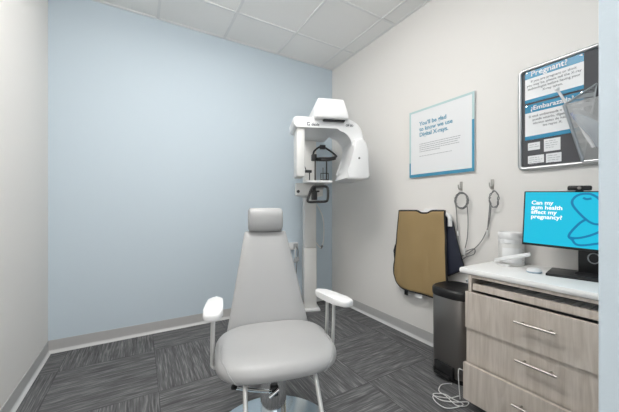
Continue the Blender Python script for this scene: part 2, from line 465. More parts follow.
# ================================================================ PANORAMIC X-RAY UNIT
xr = thing('dental_xray_machine', 'white floor-standing panoramic dental x-ray machine on column against the blue wall', 'x-ray machine', (1.68, 2.86, 0), math.radians(-20))
obj('base_plate', B(-.103, .103, -.135, .075, 0, .022, bev=.004), M['white_plastic'], xr)
colm = bmesh.new(); box(colm, -.072, .072, -.085, .07, .02, .70, bev=.008); box(colm, -.068, .068, -.081, .066, .703, 2.14, bev=.008)
obj('column', colm, M['warm_plastic'], xr)
# support head: tapering hood from the column out over the rotating arm
def hood():
    bm = bmesh.new()
    lo = [(-.120, -.92), (.175, -.92), (.175, -.02), (-.095, -.02)]
    hi = [(-.088, -.885), (.142, -.885), (.142, -.03), (-.065, -.03)]
    A = [bm.verts.new((x, y, 1.905)) for x, y in lo]; C_ = [bm.verts.new((x, y, 1.955)) for x, y in lo]
    E = [bm.verts.new((x, y, 2.088)) for x, y in hi]
    for P, Q in ((A, C_), (C_, E)):
        for i in range(4): bm.faces.new((P[i], P[(i+1) % 4], Q[(i+1) % 4], Q[i]))
    bm.faces.new(A); bm.faces.new(E)
    bmesh.ops.bevel(bm, geom=list(bm.edges), offset=.018, segments=3, affect='EDGES', profile=.5)
    return bm
obj('support_head', hood(), M['white_plastic'], xr)
obj('rotation_collar', B(-.04, .15, -.895, -.60, 1.893, 1.912, bev=.006), M['black'], xr)

# rotating C-arm: front outline in local x/z, rounded, 0.24 deep
def arc(cx, cz, r, a0, a1, n=8):
    return [(cx+r*math.cos(math.radians(a0+(a1-a0)*i/n)), cz+r*math.sin(math.radians(a0+(a1-a0)*i/n))) for i in range(n+1)]
top = 1.928; bot = 1.838
outl = []
outl += arc(-.265, top-.03, .03, 180, 90, 5)
outl += [(.17, top)]
outl += arc(.17, top-.16, .16, 85, 20, 6)
outl += [(.345, 1.70), (.355, 1.62), (.28, 1.60), (.245, 1.66)]
outl += arc(.09, bot-.15, .15, -5, 90, 9)
outl += [(-.27, bot)]
outl += arc(-.27, bot+.02, .02, 270, 180, 4)
ca = obj('rotating_arm', Pr(outl, 'y', -.86, -.56, bev=.016, seg=3), M['white_plastic'], xr, angle=35)
# tube head hanging on the right end
th_o = [(.235, 1.74), (.295, 1.76), (.338, 1.725), (.358, 1.66), (.372, 1.43), (.362, 1.405), (.30, 1.392), (.17, 1.395), (.150, 1.408), (.158, 1.428), (.185, 1.465), (.213, 1.54), (.225, 1.65)]
thd = obj('tube_head', Pr(th_o, 'y', -.91, -.55, bev=.022, seg=4), M['white_plastic'], xr, angle=35)
obj('indicator_button', Lt([(.009, 0), (.009, .004), (0, .004)], seg=16), M['cable_grey'], thd).matrix_local = Matrix.Translation((.270, -.910, 1.58)) @ Matrix.Rotation(PI/2, 4, 'X')
# sensor head hanging on the left end
sn = obj('sensor_head', B(-.262, -.190, -.84, -.62, 1.42, 1.85, bev=.014), M['warm_plastic'], xr)
obj('sensor_window', B(-.192, -.187, -.78, -.66, 1.45, 1.78, bev=.001), M['grey_plastic'], sn)
# lettering printed on the arm
text('logo', 'dexis', .033, (-.138, -.8608, 1.853), (1, 0, 0), (0, 0, 1), M['ink_dark'], ca, bold=.0008)
bm = bmesh.new()
box(bm, -.175, -.169, -.8615, -.8605, 1.852, 1.882); box(bm, -.175, -.153, -.8615, -.8605, 1.876, 1.882); box(bm, -.175, -.153, -.8615, -.8605, 1.852, 1.858); box(bm, -.159, -.153, -.8615, -.8605, 1.858, 1.865)
obj('logo_mark', bm, M['ink_dark'], ca, False)
text('logo', 'OP 3D', .024, (.165, -.8608, 1.862), (1, 0, 0), (0, 0, 1), M['ink_dark'], ca, bold=.0008)

# patient shelf, chin rest, head supports and handle
sh = obj('patient_shelf', Pr([(-.10, -.05), (.07, -.05), (.05, -.48), (-.03, -.60), (-.235, -.60), (-.24, -.55)], 'z', 1.265, 1.385, bev=.012), M['warm_plastic'], xr, angle=35)
obj('shelf_knob', T([(-.215, -.615, 1.305), (-.215, -.59, 1.305)], .014, seg=16), M['black'], sh)
obj('chin_tray', B(-.155, .085, -.72, -.50, 1.380, 1.402, bev=.006), M['white_plastic'], xr)
obj('shelf_arm', B(-.06, .03, -.62, -.45, 1.33, 1.38, bev=.008), M['grey_plastic'], xr)
bm = bmesh.new()
tube(bm, [(-.065, -.66, 1.40), (-.065, -.66, 1.62)], .0065, seg=8)
tube(bm, [(.043, -.66, 1.40), (.043, -.66, 1.60)], .0065, seg=8)
hc = obj('head_support_rod', bm, M['black'], xr)
bm = bmesh.new()      # temple band: a ring tipped forward
ring = [(-.075, -.66, 1.605), (-.02, -.74, 1.600), (.05, -.755, 1.600), (.115, -.73, 1.618), (.128, -.66, 1.645), (.10, -.60, 1.69), (.045, -.58, 1.728), (.0, -.58, 1.735), (-.05, -.60, 1.70), (-.078, -.64, 1.66)]
tube(bm, spline(ring+[ring[0]], 6)[:-1], .009, seg=8, closed=True)
tube(bm, spline([(-.075, -.66, 1.600), (-.02, -.70, 1.590), (.05, -.715, 1.590), (.115, -.70, 1.608)], 5), .013, seg=8)
box(bm, -.10, -.055, -.69, -.64, 1.585, 1.645, bev=.006)
box(bm, -.005, .05, -.60, -.565, 1.712, 1.752, bev=.006)
obj('head_clamp', bm, M['black'], xr)
bm = bmesh.new()
box(bm, -.02, .05, -.70, -.63, 1.402, 1.415, bev=.002)
for x in (-.02, .0, .05): tube(bm, [(x, -.70, 1.405), (x, -.70, 1.47 if x != .0 else 1.52)], .004, seg=6)
tube(bm, [(-.02, -.70, 1.468), (.05, -.70, 1.468)], .004, seg=6)
obj('chin_rest', bm, M['black'], xr)
bm = bmesh.new()
tube(bm, [(-.118, -.66, 1.40), (-.118, -.66, 1.50)], .005, seg=8); box(bm, -.160, -.098, -.675, -.645, 1.475, 1.50, bev=.006)
tube(bm, [(-.15, -.66, 1.50), (-.165, -.66, 1.535)], .004, seg=6)
obj('bite_holder', bm, M['black'], xr)
bm = bmesh.new()      # hand grip: slanted black loop in front
g = [(-.09, -.70, 1.345), (-.03, -.70, 1.347), (.02, -.70, 1.348), (.042, -.70, 1.335), (.044, -.715, 1.29), (.035, -.73, 1.225), (.012, -.735, 1.210), (-.06, -.735, 1.207), (-.130, -.735, 1.205), (-.148, -.73, 1.218), (-.135, -.72, 1.26), (-.108, -.705, 1.325)]
tube(bm, spline(g+[g[0]], 5)[:-1], .0115, seg=10, closed=True)
obj('hand_grip', bm, M['black'], xr)
bm = bmesh.new(); box(bm, -.095, -.045, -.66, -.62, 1.225, 1.30, bev=.004); box(bm, -.115, -.025, -.67, -.61, 1.298, 1.312, bev=.003); box(bm, -.085, -.055, -.65, -.60, 1.30, 1.34)
obj('panel_bracket', bm, M['black'], xr)

# power box, plugs and hoses on the blue wall around the column
pb = thing('outlet_box', 'white power outlet box on the blue wall just left of the x-ray column', 'outlet', (1.50, D, .70))
obj('housing', B(-.10, .095, -.045, 0, -.035, .045, bev=.005), M['white_plastic'], pb)
obj('faceplate', B(.03, .085, -.050, -.044, -.025, .035, bev=.002), M['grey_plastic'], pb)
for k, (pts, lab) in enumerate([
    ([(1.565, 2.955, .70), (1.572, 2.93, .66), (1.575, 2.945, .56), (1.565, 2.955, .48), (1.57, 2.97, .40), (1.566, 2.985, .10), (1.566, 2.975, .006)], 'grey power cable hanging straight down from outlet box beside x-ray column'),
    ([(1.55, 2.955, .69), (1.535, 2.93, .63), (1.54, 2.94, .55), (1.525, 2.96, .50), (1.50, 2.97, .44), (1.52, 2.975, .40), (1.56, 2.975, .42)], 'white looped cable with plug below outlet box beside x-ray column')]):
    t = thing('power_cable', lab, 'cable', pts[0])
    v0 = Vector(pts[0])
    obj('cord', T([p-v0 for p in spline(pts, 8)], .005, seg=8), M['cable_grey' if k == 0 else 'cable_white'], t)
    q = Vector(pts[2])-v0
    obj('plug', B(q.x-.016, q.x+.016, q.y-.012, q.y+.012, q.z-.03, q.z+.02, bev=.004), M['grey_plastic'], t)
hose = obj('hose', T(spline([(1.735, 2.925, 1.30), (1.82, 2.95, 1.22), (1.93, 2.965, 1.05), (1.955, 2.97, .88), (1.94, 2.965, .72), (1.90, 2.96, .665), (1.84, 2.95, .72), (1.77, 2.93, .80)], 10), .0075, seg=10), M['cable_white'])
tag(hose, 'white hose looping from the right side of the x-ray column', 'hose')
obj('connector', T([(1.93, 2.965, .685), (1.905, 2.962, .655)], .013, seg=10), M['cable_grey'], hose)

# ================================================================ POSTER ON THE RIGHT WALL
PX = XR-.020
po = thing('wall_poster', 'square white poster with teal border about digital x-rays on the right wall', 'poster', (XR, 1.4795, 1.71))
y0, y1, z0, z1 = 1.188, 1.771, 1.420, 2.002         # y1 is its left edge as read
def rel(t, bm):
    for v in bm.verts: v.co -= t.location
    return bm
obj('panel', rel(po, B(PX, XR-.008, y0, y1, z0, z1, bev=.0015)), M['poster'], po, False)
for y, z in ((y0+.05, z0+.05), (y1-.05, z0+.05), (y0+.05, z1-.05), (y1-.05, z1-.05)):
    obj('standoff', rel(po, B(XR-.009, XR, y-.012, y+.012, z-.012, z+.012)), M['alu'], po, False)
bw = .017; e = PX-.0006
bm = bmesh.new(); box(bm, e, PX, y0, y1, z1-bw, z1); box(bm, e, PX, y1-bw, y1, z0+.13, z1-bw); box(bm, e, PX, y0, y0+bw, 1.80, z1-bw)
obj('pale_border', rel(po, bm), M['pale_teal'], po, False)
bm = bmesh.new(); box(bm, e, PX, y0, y1, z0, z0+.026); box(bm, e, PX, y1-bw*.9, y1, z0+.026, z0+.13); box(bm, e, PX, y0, y0+bw*1.1, z0+.026, 1.80)
obj('teal_border', rel(po, bm), M['teal'], po, False)
ly = wallpt(419.5, 128, PX)[0]
o_ = text('heading', "You’ll be glad\nto know we use\nDigital X-rays.", .047, (e-.0004-XR, ly-po.location.y, 1.862-po.location.z), WX, WY, M['ink_teal'], po, bold=.0010, line=1.0)
def word_lines(t, x, yl, zt, widths, lh, thick, m, name='small_print', seed=1):
    rnd = random.Random(seed); bm = bmesh.new()
    for i, w in enumerate(widths):
        y = yl; end = yl-w
        while y > end+.004:
            ww = rnd.uniform(.008, .026); e2 = max(y-ww, end)
            box(bm, x-.0006, x, e2, y, zt-i*lh-thick, zt-i*lh); y = e2-.004
    return obj(name, rel(t, bm), m, t, False)
word_lines(po, PX, ly, 1.705, [.37, .365, .35, .36, .20], .0165, .0055, M['ink_grey'])
word_lines(po, PX, ly, 1.600, [.30], .0165, .0045, M['ink_grey'], seed=5)

# ================================================================ NOTICE BOARD
bt = thing('bulletin_board', 'charcoal felt notice board with rounded aluminium frame above the monitor', 'board', (XR, .58, 1.70))
by0, by1, bz0, bz1 = .26, .900, 1.400, 2.018
obj('felt_panel', rel(bt, B(XR-.012, XR, by0+.01, by1-.01, bz0+.01, bz1-.01)), M['felt'], bt, False)
bm = bmesh.new(); rr = .025
loop = []
for cy, cz, a0 in ((by0+rr, bz0+rr, 180), (by1-rr, bz0+rr, 270), (by1-rr, bz1-rr, 0), (by0+rr, bz1-rr, 90)):
    for i in range(6):
        a = math.radians(a0+90*i/5); loop.append((XR-.014, cy+rr*math.cos(a), cz+rr*math.sin(a)))
tube(bm, [(p[0], p[1]+(.0), p[2]) for p in loop], .0125, seg=10, closed=True)
obj('frame', rel(bt, bm), M['alu'], bt)

BX = XR-.0135
def sheet(label, y_l, y_r, z_t, z_b, head, lines, headw=None, hs_=.046):
    t = thing('notice', label, 'poster', (BX, (y_l+y_r)/2, (z_t+z_b)/2))
    obj('page', rel(t, B(BX-.001, BX, y_r, y_l, z_b, z_t)), M['paper'], t, False)
    hh = (z_t-z_b)
    obj('header_band', rel(t, B(BX-.0016, BX-.001, y_r, y_l, z_t-.23*hh, z_t)), M['board_blue'], t, False)
    obj('footer_band', rel(t, B(BX-.0016, BX-.001, y_r, y_l, z_b, z_b+.11*hh)), M['board_blue'], t, False)
    hd = text('heading', head, hs_, (BX-.0025-t.location.x, y_l-headw-t.location.y, z_t-.17*hh-t.location.z), WX, WY, M['paper'], t, bold=.0005)
    text('message', lines, .0195, (BX-.0018-t.location.x, 0, z_t-.37*hh-t.location.z), WX, WY, M['ink_dark'], t, align='CENTER', line=1.15)
    for y in (y_l-.008, y_r+.008):
        bm = bmesh.new(); lathe(bm, [(.005, -.001), (.005, .003), (0, .004)], seg=10, c=(0, 0, 0))
        for v in list(bm.verts)[-30:]:
            v.co = Vector((BX-.0015-v.co.z, y+v.co.x, z_t-.008+v.co.y))
        obj('push_pin', rel(t, bm), M['chrome'], t)
A = wallpt(525.2, 73.3, BX); Bp = wallpt(584, 88.6, BX); C1 = wallpt(526.6, 103.9, BX); C2 = wallpt(526, 106, BX); C3 = wallpt(526, 140.7, BX)
yl, yr = A[0], Bp[0]
sheet('upper notice on board, blue header reading Pregnant?', yl, yr, A[1], C1[1], 'Pregnant?', 'If you are pregnant or think\nyou may be, please tell the X-ray\ntechnologist before having your\nX-ray taken.', .030)
sheet('lower notice on board, blue header reading ¿Embarazada?', yl, yr, C2[1], C3[1], '¿Embarazada?', 'Si está embarazada o cree que\npuede estarlo, dígaselo al\ntécnico antes de hacerse\nlos rayos X.', .030, .038)
cards = [((528, 142.5), (540, 148.5), 'small white card pinned lower left on board, shorter one of top row'),
         ((544, 139.5), (560.5, 151.5), 'small white card pinned on board, taller right card of top row'),
         ((528, 157.5), (544, 165.5), 'small white card in bottom left corner of the board'),
         ((546, 153.5), (561.5, 164), 'small white card pinned on board, right card of bottom row')]
for i, (a, b, lab) in enumerate(cards):
    p = wallpt(*a, BX); q = wallpt(*b, BX)
    zc = [(1.558, 1.512), (1.566, 1.492), (1.478, 1.430), (1.478, 1.424)][i]
    t = thing('note_card', lab, 'card', (BX, (p[0]+q[0])/2, sum(zc)/2), 0, 'small cards pinned on the board')
    obj('card', rel(t, B(BX-.001, BX, q[0], p[0], zc[1], zc[0])), M['paper'], t, False)
    w = p[0]-q[0]; n = 2 if i == 0 else 4
    word_lines(t, BX-.001, p[0]-.008, zc[0]-.012, [w*.62, w*.8, w*.7, w*.5][:n], .013, .003, M['ink_grey'], 'print', seed=20+i)

# wire mesh pocket on the board, with a sleeved wand standing in it
pk = thing('mesh_file_pocket', 'silver wire mesh pocket hung on right part of the board', 'file holder', (XR-.03, .46, 1.42))
px_w, px_f = XR-.027, 1.985; py0, py1 = .27, .605
bm = bmesh.new()
def quad(bm, *c): bm.faces.new([bm.verts.new(p) for p in c])
far = [(px_w, .594, 1.408), (px_f, .644, 1.714), (px_w, .538, 1.812)]
near = [(px_w, .27, 1.408), (px_f, .22, 1.714), (px_w, .30, 1.812)]
quad(bm, *far); quad(bm, *near); quad(bm, far[0], near[0], near[1], far[1])
obj('mesh_panel', rel(pk, bm), M['mesh'], pk, False)
bm = bmesh.new()
for a, b, r in ((far[0], far[1], .008), (far[1], far[2], .0055), (near[0], near[1], .0055), (near[1], near[2], .0055), (far[1], near[1], .003), (far[0], near[0], .0055), (far[0], far[2], .004), (near[0], near[2], .004)):
    tube(bm, [a, b], r, seg=8)
obj('rim', rel(pk, bm), M['alu'], pk)
wd = thing('sleeved_wand', 'white wand in clear plastic sleeve standing in the mesh pocket', 'dental tool', (2.01, .52, 1.50))
tip = Vector((1.975, .672, 1.810)); foot = Vector((2.062, .545, 1.475))
bm = bmesh.new(); tube(bm, [tip-wd.location, tip.lerp(foot, .5)-wd.location, foot-wd.location], [.006, .008, .009], seg=10)
obj('shaft', bm, M['white_plastic'], wd)
bm = bmesh.new(); bmesh.ops.create_icosphere(bm, subdivisions=2, radius=.012)
for v in bm.verts: v.co = v.co*1.0+(tip-wd.location)
obj('tip', bm, M['paper'], wd)
mid = tip.lerp(foot, .42)
bm = bmesh.new(); tube(bm, [mid-wd.location+Vector((0, .0, 0)), tip.lerp(foot, .52)-wd.location], .0115, seg=10)
obj('blue_collar', bm, M['blue_tip'], wd)['label'] = 'blue plastic collar'
bm = bmesh.new()
path = [mid+Vector((0, .0, .01)), tip.lerp(foot, .55)+Vector((0, -.03, .0)), tip.lerp(foot, .75)+Vector((0, -.05, 0)), foot+Vector((0, -.045, .01))]
tube(bm, [p-wd.location for p in spline(path, 5)], [.012+.028*math.sin(PI*min(1, i/11+.05)*.6) for i in range(16)], seg=14, flat=.5)
obj('sleeve', bm, M['clear'], wd)

# ================================================================ HOOKS AND SENSOR CABLES
def hook(y, z, lab):
    t = thing('wall_hook', lab, 'hook', (XR, y, z), 0, 'wall hooks')
    obj('hook_plate', B(-.006, 0, -.010, .010, -.035, .035, bev=.002), M['brushed'], t)
    obj('hook_arm', T(spline([(-.004, 0, -.012), (-.022, 0, -.028), (-.038, 0, -.012), (-.040, 0, .01)], 5), .0045, seg=8), M['brushed'], t)
hook(1.298, 1.318, 'small metal wall hook holding round coil of cable, nearer the tan apron')
hook(1.074, 1.318, 'small metal wall hook holding narrow cable loop, nearer the notice board')
def cable(name, label, paths, m, r=.0035, parts=()):
    t = thing(name, label, 'cable', paths[0][0]); v0 = Vector(paths[0][0])
    bm = bmesh.new()
    for p in paths: tube(bm, [q-v0 for q in spline(p, 7)], r, seg=8)
    obj('cord', bm, m, t)
    for nm, a, b, rr_ in parts: obj(nm, T([Vector(a)-v0, Vector(b)-v0], rr_, seg=10), M['cable_white'], t)
    return t
hx = XR-.036
def coil(cy, cz, ry, rz, n, x, dr=.004, tw=0):
    return [(x-.004*math.sin(k*1.7), cy+(ry+dr*math.sin(k*2.1))*math.cos(2*PI*k/16+tw), cz+(rz+dr*math.cos(k*1.3))*math.sin(2*PI*k/16+tw)) for k in range(16*n+1)]
def wp(px, py, x=XR-.02): a = wallpt(px, py, x); return (x, a[0], a[1])
c1 = coil(1.276, 1.208, .048, .058, 4, hx, .006)
cable('sensor_cable', 'grey cable coiled in a round ring on the left wall hook, ends hanging down',
      [c1, [wp(455.5, 203, hx), wp(456.5, 212), wp(457, 222), wp(457.5, 231)], [wp(467, 204, hx), wp(468, 218), wp(467.5, 236), wp(465, 249)],
       [wp(465, 252), wp(469, 250), wp(474.5, 249), wp(474, 254), wp(466, 257), wp(461, 261), wp(455, 265, XR-.035), wp(452.5, 272, XR-.04)]], M['cable_grey'], .0032,
      parts=(('plug', wp(457.5, 231), wp(457.8, 236), .007), ('plug', wp(465, 248), wp(464.5, 255), .009)))
c2 = coil(1.046, 1.212, .028, .056, 2, hx, .004, .3)
cable('sensor_cable', 'grey cable in narrow loop on the right wall hook, trailing down toward the apron',
      [c2, [wp(490, 203, hx), wp(489, 214), wp(488, 224), wp(487.5, 230)],
       [wp(491, 206, hx), wp(489.5, 220), wp(486.5, 231), wp(480, 243), wp(470, 252), wp(462, 256), wp(459, 260)]], M['cable_grey'], .0032,
      parts=(('plug', wp(487.5, 230), wp(487, 236), .007),))

# ================================================================ APRONS
def apron_sheet(top, bot, left, right, x, nu=30, nv=30, amp=.006, seed=0):
    """top/bot: z as function of u; left/right: y as function of v"""
    bm = bmesh.new(); G = []
    for i in range(nv+1):
        v = i/nv; row = []
        for j in range(nu+1):
            u = j/nu
            y = left(v)+(right(v)-left(v))*u; z = top(u)+(bot(u)-top(u))*v
            d = amp*(noise.noise(Vector((y*5+seed, z*4, seed)))*1.4+noise.noise(Vector((y*16, z*9, seed+4)))*.5)+amp*.8*math.sin(y*22+z*3)*v
            row.append(bm.verts.new((x-.006*math.sin(PI*u)-d-.012*v, y, z)))
        G.append(row)
    for i in range(nv):
        for j in range(nu): bm.faces.new((G[i][j], G[i][j+1], G[i+1][j+1], G[i+1][j]))
    border = [v.co.copy() for v in G[0]]+[G[i][nu].co.copy() for i in range(1, nv+1)]+[G[nv][j].co.copy() for j in range(nu-1, -1, -1)]+[G[i][0].co.copy() for i in range(nv-1, 0, -1)]
    return bm, border
ap = thing('lead_apron', 'tan protective x-ray apron with black piping hanging on the right wall', 'apron', (XR, 1.60, 1.12))
def a_top(u): return 1.126-(.020*math.exp(-((u-.60)/.12)**4) if .4 < u < .8 else 0)+.004*u
def a_bot(u):
    z = .425+.012*u
    if u < .22: z += .115*(1-math.sqrt(max(0, 1-((.22-u)/.22)**2)))
    if u > .86: z += .05*(1-math.sqrt(max(0, 1-((u-.86)/.14)**2)))
    return z
bm, brd = apron_sheet(a_top, a_bot, lambda v: 1.856+.056*min(1, v*1.15), lambda v: 1.398-.034*v, XR-.058, amp=.010, seed=3)
cl = obj('apron_panel', rel(ap, bm), M['tan'], ap, angle=80)
so = cl.modifiers.new('thickness', 'SOLIDIFY'); so.thickness = .012; so.offset = 0
obj('piping', T([p-ap.location for p in brd], .0085, seg=8, closed=True), M['piping'], ap)
obj('strap', rel(ap, B(XR-.060, XR-.045, 1.765, 1.795, .372, .48, bev=.003)), M['black_soft'], ap)
obj('side_strap', rel(ap, Pr([(1.885, .64), (1.920, .66), (1.932, .75), (1.912, .81), (1.875, .83)], 'x', XR-.055, XR-.038, bev=.004)), M['black_soft'], ap)
obj('care_label', rel(ap, B(XR-.066, XR-.064, 1.600, 1.670, .388, .436)), M['label'], ap, False)['label'] = 'white care label below the hem'
nv = thing('lead_apron', 'navy blue apron hanging behind the tan apron, its edge flaring out on the right', 'apron', (XR, 1.30, 1.10))
bm, brd = apron_sheet(lambda u: 1.10-.05*u, lambda u: .60+.10*u, lambda v: 1.42, lambda v: 1.352-.100*v, XR-.030, amp=.006, seed=9)
c2_ = obj('apron_panel', rel(nv, bm), M['navy'], nv, angle=80)
so = c2_.modifiers.new('thickness', 'SOLIDIFY'); so.thickness = .010; so.offset = 0
obj('piping', T([p-nv.location for p in brd], .005, seg=8, closed=True), M['piping'], nv)
hg = thing('apron_hanger', 'white wall hanger with rounded arms carrying the aprons', 'hanger', (XR, 1.58, 1.10))
bm = bmesh.new(); tube(bm, [p-hg.location for p in spline([(XR-.045, 1.82, 1.09), (XR-.045, 1.70, 1.108), (XR-.045, 1.48, 1.108), (XR-.045, 1.39, 1.102), (XR-.045, 1.364, 1.075), (XR-.045, 1.362, 1.01)], 8)], .016, seg=12)
obj('hanger_bar', bm, M['white_plastic'], hg)
obj('hanger_bracket', rel(hg, B(XR-.045, XR, 1.50, 1.60, 1.06, 1.145, bev=.008)), M['white_plastic'], hg)

# ================================================================ STEP BIN
bn = thing('step_trash_can', 'dark stainless step trash can with black lid between apron and drawer cabinet', 'trash can', (1.915, 1.208, 0))
kw = dict(seg=48, sx=.97, sy=.97, p=3.0)
obj('bin_body', Lt([(0, .018), (.141, .018), (.144, .03), (.146, .545), (.144, .55), (0, .55)], **kw), M['dark_steel'], bn)
obj('bin_foot', Lt([(0, 0), (.143, 0), (.147, .006), (.147, .028), (.141, .03), (0, .03)], **kw), M['black'], bn)
obj('lid', Lt([(0, .547), (.148, .547), (.151, .555), (.151, .590), (.146, .601), (.138, .605), (.132, .602), (0, .602)], **kw), M['black'], bn)
pd = obj('pedal', B(-.157, -.135, -.065, .075, .020, .105, bev=.006), M['black_soft'], bn)
obj('pedal_plate', B(-.180, -.150, -.05, .06, .028, .040, bev=.004), M['black'], pd)

# ================================================================ COUNTER AND DRAWER CABINET
CF = 1.648
bm = bmesh.new()
prof = [(XR, .765), (CF+.014, .765), (CF+.004, .769), (CF, .778), (CF, .788), (CF+.004, .797), (CF+.014, .80), (XR, .80)]
prism(bm, [(x, z) for x, z in prof], 'y', .19, 1.031, bev=.006, seg=3)
ct = obj('countertop', bm, M['counter'], None, angle=35)
tag(ct, 'white countertop with rounded front edge along the right wall', 'countertop')

cb = thing('drawer_cabinet', 'grey oak laminate cabinet with three pulled-out drawers under white countertop', 'cabinet', (1.88, .625, 0))
cy0, cy1 = .280, .978
bm = bmesh.new()
box(bm, 1.655, XR-.022, cy1-.018, cy1, .055, .765, bev=.001); box(bm, 1.655, XR-.022, cy0, cy0+.018, .055, .765, bev=.001)
box(bm, XR-.04, XR-.022, cy0+.018, cy1-.018, .055, .765); box(bm, 1.66, XR-.04, cy0+.018, cy1-.018, .055, .073)
box(bm, 1.66, 1.70, cy0+.018, cy1-.018, .750, .765)
obj('cabinet_body', rel(cb, bm), M['wood'], cb, False)
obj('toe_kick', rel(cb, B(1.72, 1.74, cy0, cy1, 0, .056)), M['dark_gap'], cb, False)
def drawer(xf, z0, z1, hz):
    d = obj('drawer', rel(cb, B(xf, xf+.019, cy0+.001, cy1-.001, z0, z1, bev=.0012)), M['wood'], cb, False)
    # runners and box behind the front
    bm = bmesh.new()
    box(bm, xf+.019, XR-.06, cy0+.035, cy0+.047, z0+.02, z1-.03); box(bm, xf+.019, XR-.06, cy1-.047, cy1-.035, z0+.02, z1-.03); box(bm, xf+.019, XR-.06, cy0+.047, cy1-.047, z0+.02, z0+.03); box(bm, XR-.072, XR-.06, cy0+.047, cy1-.047, z0+.03, z1-.03)
    obj('drawer_box', rel(cb, bm), M['grey_plastic'], d, False)
    bm = bmesh.new(); hy0, hy1 = .545, .712
    tube(bm, [(xf-.032, hy0, hz), (xf-.032, hy1, hz)], .0058, seg=12)
    for y in (hy0+.03, hy1-.03): tube(bm, [(xf-.032, y, hz), (xf+.001, y, hz)], .0045, seg=10)
    obj('handle', rel(cb, bm), M['brushed'], d)
drawer(1.622, .467, .673, .594)
drawer(1.634, .262, .463, .400)
drawer(1.600, .062, .270, .191)
# shallow open tray under the counter
tr = obj('pull_out_tray', rel(cb, B(1.661, 1.679, cy0+.019, cy1-.022, .680, .716, bev=.001)), M['wood'], cb, False)
bm = bmesh.new(); box(bm, 1.679, XR-.05, cy0+.03, cy1-.03, .682, .700)
for k in range(14): box(bm, 1.69, XR-.06, cy0+.05+k*.035, cy0+.080+k*.035, .700, .706)
obj('tray_bottom', rel(cb, bm), M['paper'], tr, False)
hg_ = bmesh.new(); box(hg_, 1.665, 1.715, cy1, cy1+.012, .690, .735, bev=.002); tube(hg_, [(1.675, cy1+.012, .725), (1.675, cy1+.022, .725)], .010, seg=12); tube(hg_, [(1.70, cy1+.012, .705), (1.70, cy1+.02, .705)], .008, seg=12)
obj('side_bracket', rel(cb, hg_), M['chrome'], cb)

# USB-style cable heap on the carpet
pts = []
def fl(px, py, z=.006):
    a = (px-309.5)/FPX; b = -(py-207)/FPX
    dx = math.sin(YAW)+a*math.cos(YAW); dy = math.cos(YAW)-a*math.sin(YAW); t = (z-CAM_H)/b
    return (t*dx, t*dy, z)
cp = [(1.66, .975, .185), (1.655, 1.02, .188), (1.65, 1.035, .178), (1.645, 1.03, .10), (1.64, 1.02, .02)]
fp = [fl(459, 396, .008), fl(450, 398), fl(440, 397, .008), fl(433, 396, .012), fl(436, 402), fl(446, 408), fl(458, 407, .008), fl(463, 404), fl(453, 399, .013), fl(444, 394, .011), fl(433, 394, .008), fl(441, 400, .013), fl(455, 402, .015), fl(468, 402, .007), fl(466, 406), fl(456, 405, .012),
      fl(446, 396, .016), fl(439, 391, .008), fl(441, 385), fl(448, 383.5), fl(452, 384)]
ch = obj('charging_cable', T(spline(cp+fp, 7), .0027, seg=8), M['cable_white'])
tag(ch, 'tangled white charging cable on the carpet beside trash can and bottom drawer', 'cable')

# ================================================================ ON THE COUNTER
CZ = .80
# wipes canister
cn = thing('wipes_canister', 'white round wipes canister on the countertop below the right wall hook', 'canister', (2.01, .915, CZ))
obj('canister_body', Lt([(0, 0), (.066, 0), (.069, .004), (.069, .135), (0, .135)], seg=40), M['warm_plastic'], cn)
prof = [(0, .135), (.067, .135)]
for k in range(4): prof += [(.070, .138+k*.006), (.068, .141+k*.006)]
prof += [(.070, .162), (.070, .196), (.066, .202), (.058, .204), (.056, .200), (0, .200)]
obj('canister_lid', Lt(prof, seg=40), M['white_plastic'], cn)
bm = bmesh.new()
for i in range(13):
    a0 = math.radians(165+i*7); a1 = math.radians(165+(i+1)*7-.01)
    q = [(.0696*math.cos(a), .0696*math.sin(a), z) for a, z in ((a0, .018), (a1, .018), (a1, .108), (a0, .108))]
    bm.faces.new([bm.verts.new(p) for p in q])
bmesh.ops.remove_doubles(bm, verts=bm.verts, dist=.0005)
obj('wrap_label', bm, M['label'], cn)
bm = bmesh.new()
for k in range(6): tube(bm, [(.0698*math.cos(math.radians(262+s*1.2)), .0698*math.sin(math.radians(262+s*1.2)), .02+k*.016) for s in range(5)], .002, seg=6)
obj('label_print', bm, M['ink_grey'], cn)
# curved white handset lying across the canister front
hs = thing('curved_band', 'thin curved white plastic band leaning across front of canister toward monitor', 'band', (1.888, .87, CZ))
P0 = [(1.935, .975, .822), (1.920, .955, .828), (1.903, .920, .842), (1.903, .865, .860), (1.917, .815, .876), (1.935, .78, .888)]
bm = bmesh.new(); tube(bm, [Vector(p)-hs.location for p in spline(P0, 6)], [.006+.008*math.sin(PI*min(1, i/14)) if i < 8 else .012 for i in range(31)], seg=12, flat=.5)
obj('band', bm, M['white_plastic'], hs)
P1 = [(1.935, .975, .822), (1.933, .965, .812), (1.922, .935, .806), (1.917, .88, .806)]
bm = bmesh.new(); tube(bm, [Vector(p)-hs.location for p in spline(P1, 6)], .006, seg=10)
obj('foot', bm, M['white_plastic'], hs)
# mouse
ms = thing('computer_mouse', 'small round white mouse on the countertop in front of the monitor', 'mouse', (1.868, .735, CZ))
obj('base', Lt([(0, 0), (.036, 0), (.040, .003), (.041, .009), (0, .009)], seg=32, sx=1, sy=.85), M['mouse_blue'], ms)
obj('shell', Lt([(0, .009), (.041, .009), (.040, .014), (.034, .020), (.022, .024), (.001, .0255)], seg=32, sx=1, sy=.85), M['white_plastic'], ms)

